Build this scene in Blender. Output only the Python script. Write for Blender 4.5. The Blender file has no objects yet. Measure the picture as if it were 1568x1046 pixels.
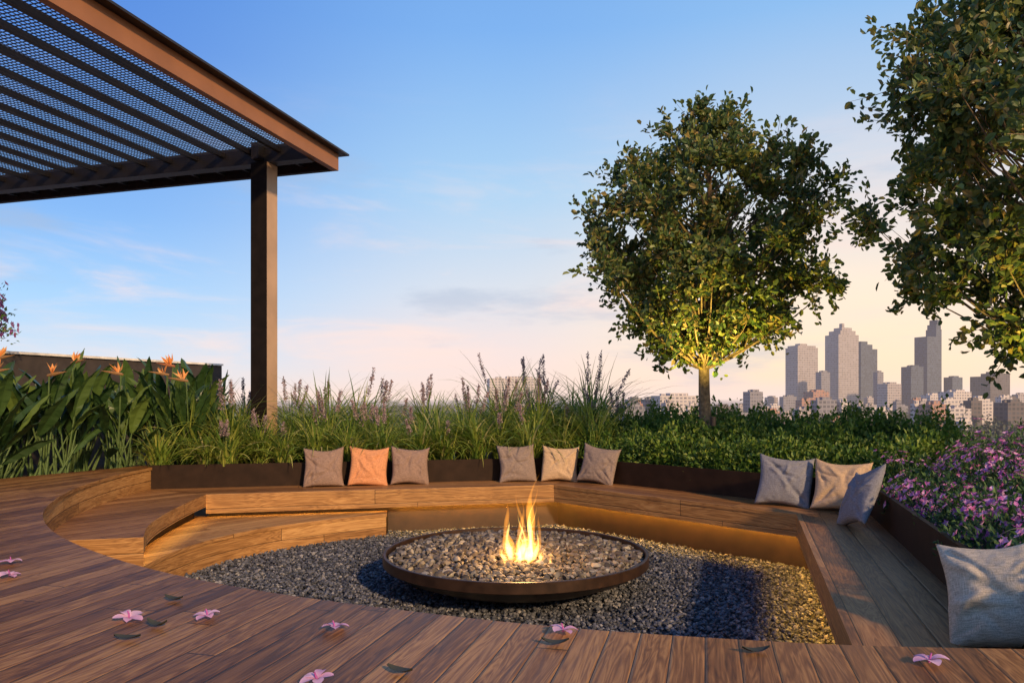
import bpy, math, random
import numpy as np
from mathutils import Vector, Matrix
random.seed(7); R=np.random.RandomState(7)
scene=bpy.context.scene
COL=scene.collection
def s2l(r,g,b):
    f=lambda c:(c/255/12.92) if c/255<=0.04045 else ((c/255+0.055)/1.055)**2.4
    return (f(r),f(g),f(b),1)

# ---------------------------------------------------------------- materials
def newmat(name):
    m=bpy.data.materials.new(name); m.use_nodes=True
    nt=m.node_tree; b=nt.nodes['Principled BSDF']
    return m,nt,b
def N(nt,t,**k):
    n=nt.nodes.new(t)
    for a,v in k.items(): setattr(n,a,v)
    return n
def math_(nt,op,a,b=None,c=None):
    n=N(nt,'ShaderNodeMath',operation=op)
    for i,v in enumerate((a,b,c)):
        if v is None: continue
        if isinstance(v,(int,float)): n.inputs[i].default_value=v
        else: nt.links.new(v,n.inputs[i])
    return n.outputs[0]
def ramp(nt,fac,stops):
    n=N(nt,'ShaderNodeValToRGB'); cr=n.color_ramp
    while len(cr.elements)<len(stops): cr.elements.new(0.5)
    for e,(p,c) in zip(cr.elements,stops):
        e.position=p; e.color=c if len(c)==4 else (*c,1)
    nt.links.new(fac,n.inputs[0]); return n.outputs[0]
def mixc(nt,fac,a,b,blend='MIX'):
    n=N(nt,'ShaderNodeMix',data_type='RGBA',blend_type=blend)
    if isinstance(fac,(int,float)): n.inputs[0].default_value=fac
    else: nt.links.new(fac,n.inputs[0])
    for i,v in ((6,a),(7,b)):
        if isinstance(v,tuple): n.inputs[i].default_value=v if len(v)==4 else (*v,1)
        else: nt.links.new(v,n.inputs[i])
    return n.outputs[2]

def wood(name,dark,mid,light,w=0.1,rough=0.42,length=2.2):
    m,nt,b=newmat(name)
    uv=N(nt,'ShaderNodeUVMap'); sp=N(nt,'ShaderNodeSeparateXYZ'); nt.links.new(uv.outputs[0],sp.inputs[0])
    x,y=sp.outputs[0],sp.outputs[1]
    xs=math_(nt,'DIVIDE',x,w); idx=math_(nt,'FLOOR',xs); fx=math_(nt,'FRACT',xs)
    wn=N(nt,'ShaderNodeTexWhiteNoise',noise_dimensions='1D'); nt.links.new(idx,wn.inputs['W'])
    yy=math_(nt,'ADD',y,math_(nt,'MULTIPLY',wn.outputs[0],5.3))
    ys=math_(nt,'DIVIDE',yy,length); idy=math_(nt,'FLOOR',ys); fy=math_(nt,'FRACT',ys)
    cv=N(nt,'ShaderNodeCombineXYZ'); nt.links.new(idx,cv.inputs[0]); nt.links.new(idy,cv.inputs[1])
    wn2=N(nt,'ShaderNodeTexWhiteNoise',noise_dimensions='2D'); nt.links.new(cv.outputs[0],wn2.inputs['Vector'])
    rnd=wn2.outputs[0]
    g=N(nt,'ShaderNodeCombineXYZ')
    nt.links.new(math_(nt,'MULTIPLY',x,75),g.inputs[0]); nt.links.new(math_(nt,'MULTIPLY',y,2.6),g.inputs[1]); nt.links.new(math_(nt,'MULTIPLY',rnd,37),g.inputs[2])
    n1=N(nt,'ShaderNodeTexNoise'); n1.inputs['Scale'].default_value=1; n1.inputs['Detail'].default_value=7; n1.inputs['Roughness'].default_value=.7; n1.inputs['Distortion'].default_value=.6
    nt.links.new(g.outputs[0],n1.inputs['Vector'])
    g2=N(nt,'ShaderNodeCombineXYZ')
    nt.links.new(math_(nt,'MULTIPLY',x,14),g2.inputs[0]); nt.links.new(math_(nt,'MULTIPLY',y,1.3),g2.inputs[1]); nt.links.new(math_(nt,'MULTIPLY',rnd,91),g2.inputs[2])
    n2=N(nt,'ShaderNodeTexNoise'); n2.inputs['Scale'].default_value=1; n2.inputs['Detail'].default_value=3; n2.inputs['Distortion'].default_value=1.2
    nt.links.new(g2.outputs[0],n2.inputs['Vector'])
    rings=math_(nt,'FRACT',math_(nt,'MULTIPLY',n2.outputs[0],8))
    rings=math_(nt,'ABSOLUTE',math_(nt,'SUBTRACT',rings,.5))
    f=math_(nt,'ADD',math_(nt,'MULTIPLY',n1.outputs[0],.95),math_(nt,'MULTIPLY',rings,.48))
    f=math_(nt,'ADD',f,math_(nt,'MULTIPLY',math_(nt,'SUBTRACT',rnd,.5),.30))
    col=ramp(nt,f,[(.32,dark),(.58,mid),(.86,light)])
    n3=N(nt,'ShaderNodeTexNoise'); n3.inputs['Scale'].default_value=1.3; n3.inputs['Detail'].default_value=5
    tc=N(nt,'ShaderNodeTexCoord'); nt.links.new(tc.outputs['Object'],n3.inputs['Vector'])
    col=mixc(nt,math_(nt,'MULTIPLY',math_(nt,'SUBTRACT',n3.outputs[0],.38),.8),col,tuple(c*.5 for c in mid[:3])+(1,))
    ex=math_(nt,'ABSOLUTE',math_(nt,'SUBTRACT',fx,.5)); gap=math_(nt,'GREATER_THAN',ex,.484)
    ey=math_(nt,'LESS_THAN',fy,.0025/length*2.2)
    gap=math_(nt,'MAXIMUM',gap,ey)
    col=mixc(nt,gap,col,(.012,.007,.005))
    nt.links.new(col,b.inputs['Base Color'])
    rr=math_(nt,'ADD',math_(nt,'MULTIPLY',n1.outputs[0],.3),rough-.1); nt.links.new(rr,b.inputs['Roughness'])
    b.inputs['Specular IOR Level'].default_value=.28
    edge=ramp(nt,ex,[(.43,(1,1,1)),(.49,(0,0,0))])
    h=math_(nt,'ADD',edge,math_(nt,'MULTIPLY',n1.outputs[0],.3))
    bp=N(nt,'ShaderNodeBump'); bp.inputs['Strength'].default_value=.5; bp.inputs['Distance'].default_value=.004
    nt.links.new(h,bp.inputs['Height']); nt.links.new(bp.outputs[0],b.inputs['Normal'])
    return m
M_deck=wood('deck_timber',(.062,.022,.007),(.215,.088,.025),(.45,.22,.07),.1,.42)
M_seat=wood('bench_timber',(.095,.038,.013),(.27,.118,.038),(.46,.235,.085),.15,.45,2.6)
M_riser=wood('riser_timber',(.16,.070,.022),(.36,.18,.060),(.55,.31,.115),.12,.5,2.6)

def plain(name,col,rough=.5,metal=0,noise=.25,scale=8,bump=0.0,spec=.5):
    m,nt,b=newmat(name)
    tc=N(nt,'ShaderNodeTexCoord'); n=N(nt,'ShaderNodeTexNoise'); n.inputs['Scale'].default_value=scale; n.inputs['Detail'].default_value=6
    nt.links.new(tc.outputs['Object'],n.inputs['Vector'])
    c=ramp(nt,n.outputs[0],[(.3,tuple(v*(1-noise) for v in col)),(.7,tuple(min(1,v*(1+noise)) for v in col))])
    nt.links.new(c,b.inputs['Base Color']); b.inputs['Roughness'].default_value=rough; b.inputs['Metallic'].default_value=metal
    b.inputs['Specular IOR Level'].default_value=spec
    if bump:
        bp=N(nt,'ShaderNodeBump'); bp.inputs['Strength'].default_value=bump; bp.inputs['Distance'].default_value=.01
        nt.links.new(n.outputs[0],bp.inputs['Height']); nt.links.new(bp.outputs[0],b.inputs['Normal'])
    return m
M_steel=plain('bronze_steel',(.024,.013,.008),.6,0,spec=.12)
M_dark=plain('dark_steel',(.024,.02,.02),.5,.3)
M_postshade=plain('post_face_shade',(.011,.008,.007),.7,0,spec=.12)  # shade of the post's left face, put into a near-black colour
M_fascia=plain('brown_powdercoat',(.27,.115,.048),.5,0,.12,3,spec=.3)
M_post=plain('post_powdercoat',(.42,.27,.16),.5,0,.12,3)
M_bowl=plain('bowl_steel',(.045,.024,.014),.42,.4,.4,12)
M_soil=plain('soil',(.03,.022,.015),.95,0,.5,20,.5)
M_conc=plain('roof_concrete',(.3,.29,.27),.9)
M_render=plain('dark_render',(.04,.03,.026),.8)
M_cap=plain('white_cap',(.7,.66,.6),.6)
M_bark=plain('bark',(.20,.14,.08),.9,0,.5,25,.8)
M_stem=plain('stem',(.07,.12,.03),.7,0,.3,20)

def island(name,stops,rough=.55,trans=0.0,spec=.3,noise=None):
    m,nt,b=newmat(name)
    g=N(nt,'ShaderNodeNewGeometry')
    c=ramp(nt,g.outputs['Random Per Island'],stops)
    if noise:
        tc=N(nt,'ShaderNodeTexCoord'); n=N(nt,'ShaderNodeTexNoise'); n.inputs['Scale'].default_value=noise; n.inputs['Detail'].default_value=3
        nt.links.new(tc.outputs['Object'],n.inputs['Vector'])
        k=ramp(nt,n.outputs[0],[(.35,(.6,.66,.75)),(.65,(1.0,1.0,.8))])
        c=mixc(nt,1.0,c,k,'MULTIPLY')
    nt.links.new(c,b.inputs['Base Color']); b.inputs['Roughness'].default_value=rough
    b.inputs['Specular IOR Level'].default_value=spec
    if trans:
        out=nt.nodes['Material Output']; t=N(nt,'ShaderNodeBsdfTranslucent'); nt.links.new(c,t.inputs[0])
        mx=N(nt,'ShaderNodeMixShader'); mx.inputs[0].default_value=trans
        nt.links.new(b.outputs[0],mx.inputs[1]); nt.links.new(t.outputs[0],mx.inputs[2]); nt.links.new(mx.outputs[0],out.inputs[0])
    return m
M_leaf=island('tree_leaf',[(0,(.065,.125,.045)),(.45,(.14,.20,.055)),(.78,(.27,.29,.07)),(1,(.44,.30,.10))],.42,.38,.45,1.6)
M_hedge=island('hedge_leaf',[(0,(.045,.115,.018)),(.5,(.12,.22,.035)),(1,(.27,.33,.055))],.5,.3,.4,4)
M_grass=island('lily_blade',[(0,(.09,.17,.025)),(.45,(.23,.32,.05)),(.85,(.42,.44,.09)),(1,(.5,.44,.2))],.45,.4)
M_spike=island('flower_spike',[(0,(.24,.15,.15)),(1,(.46,.36,.38))],.7,.3)
M_strel=island('paddle_leaf',[(0,(.02,.05,.016)),(.6,(.05,.10,.025)),(1,(.12,.18,.035))],.35,.25,.5)
M_orange=island('orange_sepal',[(0,(.85,.28,.06)),(1,(.9,.55,.22))],.5,.3)
M_beak=island('flower_beak',[(0,(.35,.12,.06)),(1,(.18,.16,.06))],.5)
M_pink=island('pink_petal',[(0,(.50,.08,.34)),(.5,(.72,.28,.58)),(1,(.85,.55,.76))],.6,.35)
M_fallen=island('fallen_petal',[(0,(.72,.38,.55)),(1,(.82,.55,.67))],.6,.3)
M_deadleaf=island('dead_leaf',[(0,(.03,.035,.025)),(1,(.05,.05,.035))],.6)
M_gravel=island('gravel_stone',[(0,(.028,.030,.037)),(.5,(.066,.071,.083)),(.85,(.13,.132,.145)),(1,(.27,.255,.24))],.6,0,.4)
M_pebble=island('river_pebble',[(0,(.05,.038,.03)),(.4,(.11,.088,.072)),(.8,(.21,.175,.145)),(1,(.38,.33,.28))],.6,0,.3,30)
M_gbase=plain('gravel_bed',(.02,.021,.025),.95,0,.6,60,1)
def emis(name,c,s):
    m=bpy.data.materials.new(name); m.use_nodes=True; nt=m.node_tree; nt.nodes.clear()
    e=N(nt,'ShaderNodeEmission'); e.inputs[0].default_value=(*c,1); e.inputs[1].default_value=s
    o=N(nt,'ShaderNodeOutputMaterial'); nt.links.new(e.outputs[0],o.inputs[0]); return m
M_led=emis('led_warm',(1,.52,.07),105)
M_led2=emis('led_warm_step',(1,.55,.10),13)
def flamevol(name,c,s):
    m=bpy.data.materials.new(name); m.use_nodes=True; nt=m.node_tree; nt.nodes.clear()
    e=N(nt,'ShaderNodeEmission'); e.inputs[0].default_value=(*c,1); e.inputs[1].default_value=s
    o=N(nt,'ShaderNodeOutputMaterial'); nt.links.new(e.outputs[0],o.inputs['Volume']); return m
M_fl1=flamevol('flame_outer',(1,.36,.04),19)
M_fl2=flamevol('flame_inner',(1,.66,.17),70)
def fabric(name,col):
    m,nt,b=newmat(name)
    tc=N(nt,'ShaderNodeTexCoord')
    def nz(sx,sz,d=3):
        mp=N(nt,'ShaderNodeMapping'); mp.inputs['Scale'].default_value=(sx,sx,sz); nt.links.new(tc.outputs['Object'],mp.inputs[0])
        n=N(nt,'ShaderNodeTexNoise'); n.inputs['Scale'].default_value=1; n.inputs['Detail'].default_value=d; nt.links.new(mp.outputs[0],n.inputs['Vector']); return n.outputs[0]
    f=math_(nt,'MULTIPLY',math_(nt,'ADD',nz(420,30),nz(30,420)),.5)
    c=ramp(nt,f,[(.38,tuple(v*.6 for v in col)),(.62,tuple(min(1,v*1.25) for v in col))])
    nt.links.new(c,b.inputs['Base Color']); b.inputs['Roughness'].default_value=.95; b.inputs['Specular IOR Level'].default_value=.1
    big=nz(9,6,2)
    h=math_(nt,'ADD',math_(nt,'MULTIPLY',f,.10),math_(nt,'MULTIPLY',big,.7))
    bp=N(nt,'ShaderNodeBump'); bp.inputs['Strength'].default_value=.8; bp.inputs['Distance'].default_value=.03
    nt.links.new(h,bp.inputs['Height']); nt.links.new(bp.outputs[0],b.inputs['Normal'])
    return m
F_taupe=fabric('linen_taupe',(.27,.18,.14)); F_peach=fabric('linen_peach',(.60,.27,.13)); F_beige=fabric('linen_beige',(.50,.35,.22))
F_grey=fabric('linen_grey',(.25,.19,.16)); F_blue=fabric('linen_bluegrey',(.225,.22,.235)); F_nat=fabric('linen_natural',(.58,.48,.34))

# ---------------------------------------------------------------- mesh helpers
class MB:
    def __init__(s): s.v=[];s.f=[];s.m=[];s.n=0
    def add(s,v,f,m=0):
        v=np.asarray(v,dtype=np.float32).reshape(-1,3); f=np.asarray(f,dtype=np.int32)
        s.v.append(v); s.f.append(f+s.n); s.m.append(np.full(len(f),m,np.int32)); s.n+=len(v)
    def obj(s,name,mats,smooth=True,parent=None):
        V=np.concatenate(s.v); me=bpy.data.meshes.new(name)
        me.vertices.add(len(V)); me.vertices.foreach_set('co',V.ravel())
        loops=np.concatenate([f.ravel() for f in s.f]); tot=np.concatenate([np.full(len(f),f.shape[1],np.int32) for f in s.f])
        st=np.concatenate([[0],np.cumsum(tot)[:-1]]).astype(np.int32)
        me.loops.add(len(loops)); me.loops.foreach_set('vertex_index',loops)
        me.polygons.add(len(tot)); me.polygons.foreach_set('loop_start',st)
        me.polygons.foreach_set('material_index',np.concatenate(s.m))
        me.polygons.foreach_set('use_smooth',np.full(len(tot),smooth))
        me.update(calc_edges=True); me.validate()
        for m in mats: me.materials.append(m)
        o=bpy.data.objects.new(name,me); COL.objects.link(o)
        if parent: setp(o,parent)
        return o
def setp(o,p):
    o.parent=p; o.matrix_parent_inverse=Matrix.Translation(-p.location)
def empty(name,loc):
    e=bpy.data.objects.new(name,None); e.location=loc; e.empty_display_size=.2; COL.objects.link(e); return e
def box(mb,c,ax,ay,az,m=0):
    c,ax,ay,az=[np.array(q,float) for q in (c,ax,ay,az)]
    v=[c+sx*ax+sy*ay+sz*az for sz in(-1,1) for sy in(-1,1) for sx in(-1,1)]
    mb.add(v,[(0,2,3,1),(4,5,7,6),(0,1,5,4),(2,6,7,3),(0,4,6,2),(1,3,7,5)],m)
def tube(mb,pts,rad,k=6,m=0,cap=True):
    pts=np.array(pts,float); n=len(pts); rad=np.broadcast_to(np.array(rad,float),(n,))
    t=np.gradient(pts,axis=0); t/=np.linalg.norm(t,axis=1)[:,None]+1e-9
    ref=np.array([0,1,0.]) if abs(t[0][2])>.7 else np.array([0,0,1.])
    a=np.cross(t,ref); a/=np.linalg.norm(a,axis=1)[:,None]+1e-9; b=np.cross(t,a)
    th=np.arange(k)*2*np.pi/k
    V=pts[:,None,:]+rad[:,None,None]*(np.cos(th)[None,:,None]*a[:,None,:]+np.sin(th)[None,:,None]*b[:,None,:])
    F=[(i*k+j,i*k+(j+1)%k,(i+1)*k+(j+1)%k,(i+1)*k+j) for i in range(n-1) for j in range(k)]
    mb.add(V.reshape(-1,3),F,m)
def unit(v): return v/(np.linalg.norm(v,axis=-1,keepdims=True)+1e-9)
def leaves(mb,P,D,Nn,L,W,m=0,fold=.25):
    D=unit(D); S=unit(np.cross(D,Nn)); U=np.cross(S,D)
    L=np.broadcast_to(L,(len(P),))[:,None]; W=np.broadcast_to(W,(len(P),))[:,None]
    a=P; b=P+D*L*.45+S*W*.5+U*W*fold; c=P+D*L; d=P+D*L*.45-S*W*.5+U*W*fold
    V=np.stack([a,b,c,d],1).reshape(-1,3); i=np.arange(len(P))*4
    mb.add(V,np.stack([i,i+1,i+2,i+3],1),m)
def leaves6(mb,P,D,Nn,L,W,m=0,fold=.2):
    D=unit(D); S=unit(np.cross(D,Nn)); U=np.cross(S,D)
    L=np.broadcast_to(L,(len(P),))[:,None]; W=np.broadcast_to(W,(len(P),))[:,None]
    a=P; c=P+D*L-U*L*.12
    b1=P+D*L*.32+S*W*.46+U*W*fold; b2=P+D*L*.74+S*W*.40+U*W*fold*.7
    d1=P+D*L*.32-S*W*.46+U*W*fold; d2=P+D*L*.74-S*W*.40+U*W*fold*.7
    V=np.stack([a,b1,b2,c,d2,d1],1).reshape(-1,3); i=(np.arange(len(P))*6)[:,None]
    F=np.concatenate([i+np.array([[0,1,2,3]]),i+np.array([[0,3,4,5]])],0)
    mb.add(V,F,m)
def blades(mb,B,az,th0,bend,L,W,seg=6,m=0):
    n=len(B); t=np.linspace(0,1,seg+1); th=th0[:,None]+bend[:,None]*t[None,:]**1.3
    ds=L[:,None]/seg; r=np.concatenate([np.zeros((n,1)),np.cumsum(np.sin(th[:,:-1])*ds,1)],1); z=np.concatenate([np.zeros((n,1)),np.cumsum(np.cos(th[:,:-1])*ds,1)],1)
    ca,sa=np.cos(az)[:,None],np.sin(az)[:,None]
    C=np.stack([B[:,0:1]+r*ca,B[:,1:2]+r*sa,B[:,2:3]+z],2)
    w=W[:,None]*.5*np.minimum(1,(t[None,:]*4+.45))*(1-t[None,:]**2.2)+.0006
    tw=R.uniform(-.5,.5,n)[:,None]
    S=np.stack([-sa*w*np.cos(tw),ca*w*np.cos(tw),w*np.sin(tw)],2)
    V=np.stack([C-S,C+S],2).reshape(-1,3)
    base=(np.arange(n)*(seg+1)*2)[:,None]; j=np.arange(seg)[None,:]*2
    F=np.stack([base+j,base+j+1,base+j+3,base+j+2],2).reshape(-1,4)
    mb.add(V,F,m)

def prism(name,pts,zt,zb,mats,bdir,parent=None,side_mi=1,bottom=True,sides=None,top=True):
    """polygon slab with UVs in metres: x across boards, y along boards"""
    import bmesh
    bm=bmesh.new(); uvl=bm.loops.layers.uv.new('UVMap')
    d=Vector(bdir).normalized(); p=Vector((-d.y,d.x))
    n=len(pts); tv=[bm.verts.new((x,y,zt)) for x,y in pts]; bv=[bm.verts.new((x,y,zb)) for x,y in pts]
    area=sum(pts[i][0]*pts[(i+1)%n][1]-pts[(i+1)%n][0]*pts[i][1] for i in range(n))
    def setuv(f):
        for l in f.loops:
            q=Vector((l.vert.co.x,l.vert.co.y)); l[uvl].uv=(q.dot(p),q.dot(d))
    if top:
        f=bm.faces.new(tv if area>0 else tv[::-1]); f.material_index=0; setuv(f)
    if bottom:
        f=bm.faces.new(bv[::-1] if area>0 else bv); f.material_index=side_mi; setuv(f)
    s=0
    for i in range(n):
        j=(i+1)%n; L=math.dist(pts[i],pts[j])
        if sides is None or i in sides:
            vs=[bv[i],bv[j],tv[j],tv[i]]; uvs=[(zb-zt,s),(zb-zt,s+L),(0,s+L),(0,s)]
            f=bm.faces.new(vs if area>0 else vs[::-1]); f.material_index=side_mi
            mp={v:u for v,u in zip(vs,uvs)}
            for l in f.loops: l[uvl].uv=(mp[l.vert][0]-.003,mp[l.vert][1])
        s+=L
    bm.normal_update()
    bmesh.ops.triangulate(bm,faces=[f for f in bm.faces if len(f.verts)>4],ngon_method='EAR_CLIP')
    me=bpy.data.meshes.new(name); bm.to_mesh(me); bm.free()
    for m in mats: me.materials.append(m)
    o=bpy.data.objects.new(name,me); COL.objects.link(o)
    if parent: setp(o,parent)
    return o
def smoothpts(P,k=8,closed=False):
    P=[np.array(p,float) for p in P]; out=[]
    for i in range(len(P)-1):
        p0=P[max(i-1,0)];p1=P[i];p2=P[i+1];p3=P[min(i+2,len(P)-1)]
        for j in range(k):
            t=j/k; out.append(tuple(.5*((2*p1)+(-p0+p2)*t+(2*p0-5*p1+4*p2-p3)*t*t+(-p0+3*p1-3*p2+p3)*t**3)))
    out.append(tuple(P[-1])); return out

# ---------------------------------------------------------------- layout (metres; bench seat = z 0)
ZD=.24; ZG=-.5
deck_curve=smoothpts([(1.75,2.21),(1.3,2.235),(.944,2.27),(.353,2.385),(-.19,2.55),(-.989,2.89),(-1.69,3.32),(-2.38,3.92),(-2.89,4.52),(-3.30,5.2),(-3.70,6.2),(-3.93,7.3),(-3.97,8.12)],8)
board_dir=(.264,1)
deck_poly=[(6,2.15),(1.9,2.2)]+deck_curve+[(-4.05,8.5),(-4.84,6.92),(-6.0,4.7),(-9,1),(-9,-3),(6,-3)]
prism('wood_deck',deck_poly,ZD,ZD-.03,[M_deck,M_riser],board_dir)
steps=empty('curved_timber_steps',(-3,6,0))
def riser(name,curve,zt,zb,inset,mat,parent):
    import bmesh
    bm=bmesh.new(); uvl=bm.loops.layers.uv.new('UVMap'); s=0
    for i in range(len(curve)-1):
        a,b=curve[i],curve[i+1]; L=math.dist(a,b)
        vs=[bm.verts.new((a[0],a[1],zb)),bm.verts.new((b[0],b[1],zb)),bm.verts.new((b[0],b[1],zt)),bm.verts.new((a[0],a[1],zt))]
        f=bm.faces.new(vs)
        for l,u in zip(f.loops,[(zb-zt,s),(zb-zt,s+L),(0,s+L),(0,s)]): l[uvl].uv=(u[0]-.003,u[1])
        f.smooth=True; s+=L
    bmesh.ops.remove_doubles(bm,verts=bm.verts,dist=1e-4)
    me=bpy.data.meshes.new(name); bm.to_mesh(me); bm.free(); me.materials.append(mat)
    o=bpy.data.objects.new(name,me); COL.objects.link(o); setp(o,parent); return o
riser('deck_riser',[(x-.012,y-.012) for x,y in deck_curve],ZD-.03,ZG,0,M_riser,steps)

fA=(-3.19,7.62);fB=(.485,8.48);fC=(2.46,6.33);fD=(1.11,2.12)
bA=(-3.985,8.06);bB=(.69,9.14);bC=(3.14,6.48);bD=(1.74,2.10)
bench=empty('built_in_timber_bench',(0,8,0))
segs=[((fA,fB),(bA,bB)),((fB,fC),(bB,bC)),((fC,fD),(bC,bD))]
for i,((f0,f1),(b0,b1)) in enumerate(segs):
    prism('seat_%d'%(i+1),[f0,f1,b1,b0],0,-.035,[M_seat,M_riser],(f1[0]-f0[0],f1[1]-f0[1]),bench,sides=[0])
def off(line,d):
    L=[np.array(p,float) for p in line]; ns=[]
    for i in range(len(L)-1):
        t=unit(L[i+1]-L[i]); ns.append(np.array([-t[1],t[0]]))
    out=[]
    for i,p in enumerate(L):
        if i==0:n=ns[0]
        elif i==len(L)-1:n=ns[-1]
        else:
            n=ns[i-1]+ns[i]; n=n/(1+ns[i-1].dot(ns[i]))
        out.append(tuple(p+n*d))
    return out
front=[fA,fB,fC,fD]; back=[bA,bB,bC,bD]
def wallstrip(name,line,d0,d1,zt,zb,mats,parent,mi=0):
    a=off(line,d0); b=off(line,d1)
    for i in range(len(line)-1):
        prism('%s_%d'%(name,i+1),[a[i],a[i+1],b[i+1],b[i]],zt,zb,mats,(a[i+1][0]-a[i][0],a[i+1][1]-a[i][1]),parent,side_mi=mi)
wallstrip('apron',front,.006,.034,-.037,-.2,[M_riser,M_riser],bench,1)
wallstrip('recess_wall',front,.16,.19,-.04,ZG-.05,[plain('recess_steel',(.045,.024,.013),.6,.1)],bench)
ll=off(front,.10)
mbl=MB()
for i in range(3):
    a=np.array(ll[i]);b=np.array(ll[i+1]); t=unit(b-a); nrm=np.array([-t[1],t[0]]); c=(a+b)/2; h=np.linalg.norm(b-a)/2-.06
    if i==0: a=a+t*1.9; c=(a+b)/2; h=np.linalg.norm(b-a)/2-.06
    box(mbl,(*c,-.14),(*(t*h),0),(*(nrm*.010),0),(0,0,.006))
mbl.obj('led_strip',[M_led],False,bench)
mbl=MB(); a=np.array(ll[0]); b=a+unit(np.array(ll[1])-a)*1.88; c=(a+b)/2
box(mbl,(*c,-.14),(*((b-a)/2*.96),0),(.002,-.01,0),(0,0,.006)); mbl.obj('led_strip_step',[M_led2],False,bench)
inner=smoothpts([fA,(-3.12,7.0),(-3.0,6.3),(-2.86,5.75),(-2.66,5.28)],6)
outer=[p for p in deck_curve if p[1]>5.12]
tread=inner+[(-3.22,5.13)]+[(p[0]-.02,p[1]) for p in outer]+[bA]
prism('seat_level_tread',tread,-.002,-.05,[M_seat,M_riser],(.75,1),steps,sides=[])
riser('tread_riser',[(x,y) for x,y in inner][::-1] ,-.0,-.13,0,M_riser,steps)
riser('tread_end_riser',[(-3.22,5.13),(-2.66,5.28)],0,-.25,0,M_riser,steps)
riser('tread_back_riser',[(x-.12,y) for x,y in inner][::-1],-.05,-.25,0,M_steel,steps)
mbl=MB()
for i in range(len(inner)-1):
    a=np.array(inner[i])+(-.06,0); b=np.array(inner[i+1])+(-.06,0); t=b-a
    box(mbl,(*((a+b)/2),-.09),(*(t*.5),0),(.01,0,0),(0,0,.006))
mbl.obj('led_strip',[M_led2],False,steps)
low=smoothpts([(-1.36,7.96),(-1.9,7.56),(-2.38,7.08),(-2.63,6.6),(-2.75,6.1),(-2.76,5.6),(-2.66,5.05),(-2.4,4.5),(-2.0,3.9),(-1.5,3.4)],6)
lowpoly=low+[(-2.4,3.98),(-3.0,4.6),(-3.38,5.2),(-3.75,6.3),(-3.5,7.8),(-3.19,7.75),(-1.4,8.17)]
prism('lower_step',lowpoly,-.25,-.285,[M_riser,M_riser],(.75,1),steps,sides=list(range(len(low)-1)))
riser('lower_step_riser',[(x-.01,y+.005) for x,y in low][::-1],-.285,ZG,0,M_riser,steps)
riser('lower_step_end',[(-1.36,7.96),(-1.39,8.2)],-.25,ZG,0,M_steel,steps)

# planter walls
pl=empty('steel_planter',(0,9,0))
wallstrip('wall',back,.0,.03,.262,-.05,[M_steel],pl)
rp=off(back,.03); far=[(-4.6,12.5),(2.5,12.5),(7,9),(7,2.1)]
soil=prism('soil',[rp[0],rp[1],rp[2],rp[3],far[3],far[2],far[1],far[0]],.17,.1,[M_soil,M_soil],(1,0),pl,sides=[])
prism('soil_left',[(-4.02,8.1),(-4.6,12.5),(-9,12.5),(-9,1.02),(-6.0,4.72),(-4.86,6.94),(-4.07,8.52)],.16,.1,[M_soil,M_soil],(1,0),pl,sides=[])
prism('rooftop_slab',[(-10,-3.5),(7.2,-3.5),(7.2,12.6),(-10,12.6)],-.56,-1.2,[M_conc,M_conc],(1,0))
pw=MB(); a=np.array([-6.6,8.2]); b=np.array([-5.0,12.4]); t=unit(b-a); nr=np.array([-t[1],t[0]])
box(pw,(*((a+b)/2),.7),(*((b-a)/2),0),(*(nr*.1),0),(0,0,.85)); box(pw,(*((a+b)/2),1.565),(*((b-a)/2*1.003),0),(*(nr*.13),0),(0,0,.015),1)
pw.obj('parapet_wall',[M_render,M_cap],False)

# ---------------------------------------------------------------- gravel
def inpoly(P,poly):
    x,y=P[:,0],P[:,1]; c=np.zeros(len(P),bool); n=len(poly); j=n-1
    for i in range(n):
        xi,yi=poly[i];xj,yj=poly[j]
        c^=((yi>y)!=(yj>y))&(x<(xj-xi)*(y-yi)/(yj-yi+1e-12)+xi); j=i
    return c
import bmesh
def ico(sub):
    bm=bmesh.new(); bmesh.ops.create_icosphere(bm,subdivisions=sub,radius=1); v=np.array([x.co[:] for x in bm.verts]); f=np.array([[q.index for q in p.verts] for p in bm.faces]); bm.free(); return v,f
i1=ico(1); i2=ico(2)
def rocks(mb,P,size,base,flat=.6,jit=.22):
    v,f=base; n=len(P); k=len(v)
    sc=np.stack([size*R.uniform(.75,1.3,n),size*R.uniform(.7,1.1,n),size*R.uniform(flat*.7,flat*1.2,n)],1)
    X=v[None]*(1+R.uniform(-jit,jit,(n,k,1)))
    for _ in range(4):
        d=unit(R.normal(0,1,(n,3))); h=R.uniform(.4,.8,n)
        q=np.einsum('nkc,nc->nk',X,d); X=X-np.maximum(q-h[:,None],0)[...,None]*d[:,None,:]
    X=X*sc[:,None,:]
    ang=R.uniform(0,2*np.pi,n); c,s=np.cos(ang),np.sin(ang)
    tl=R.normal(0,.6,n); ct,st=np.cos(tl),np.sin(tl)
    x=X[...,0]; y=X[...,1]*ct[:,None]-X[...,2]*st[:,None]; z=X[...,1]*st[:,None]+X[...,2]*ct[:,None]
    X=np.stack([x*c[:,None]-y*s[:,None],x*s[:,None]+y*c[:,None],z],2)+P[:,None,:]
    F=f[None]+(np.arange(n)*k)[:,None,None]
    mb.add(X.reshape(-1,3),F.reshape(-1,3))
fo=off(front,.15)
pit=[(-3.2,7.75),fo[0],fo[1],fo[2],fo[3],(.9,2.3),(.35,2.42),(-.19,2.58),(-.99,2.92),(-1.69,3.35),(-2.38,3.95),(-2.89,4.55),(-3,5.2)]
prism('gravel_bed',[(-3.3,2.2),(2.9,2.2),(2.9,9),(-3.3,9)],ZG-.005,ZG-.05,[M_gbase,M_gbase],(1,0))
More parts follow.
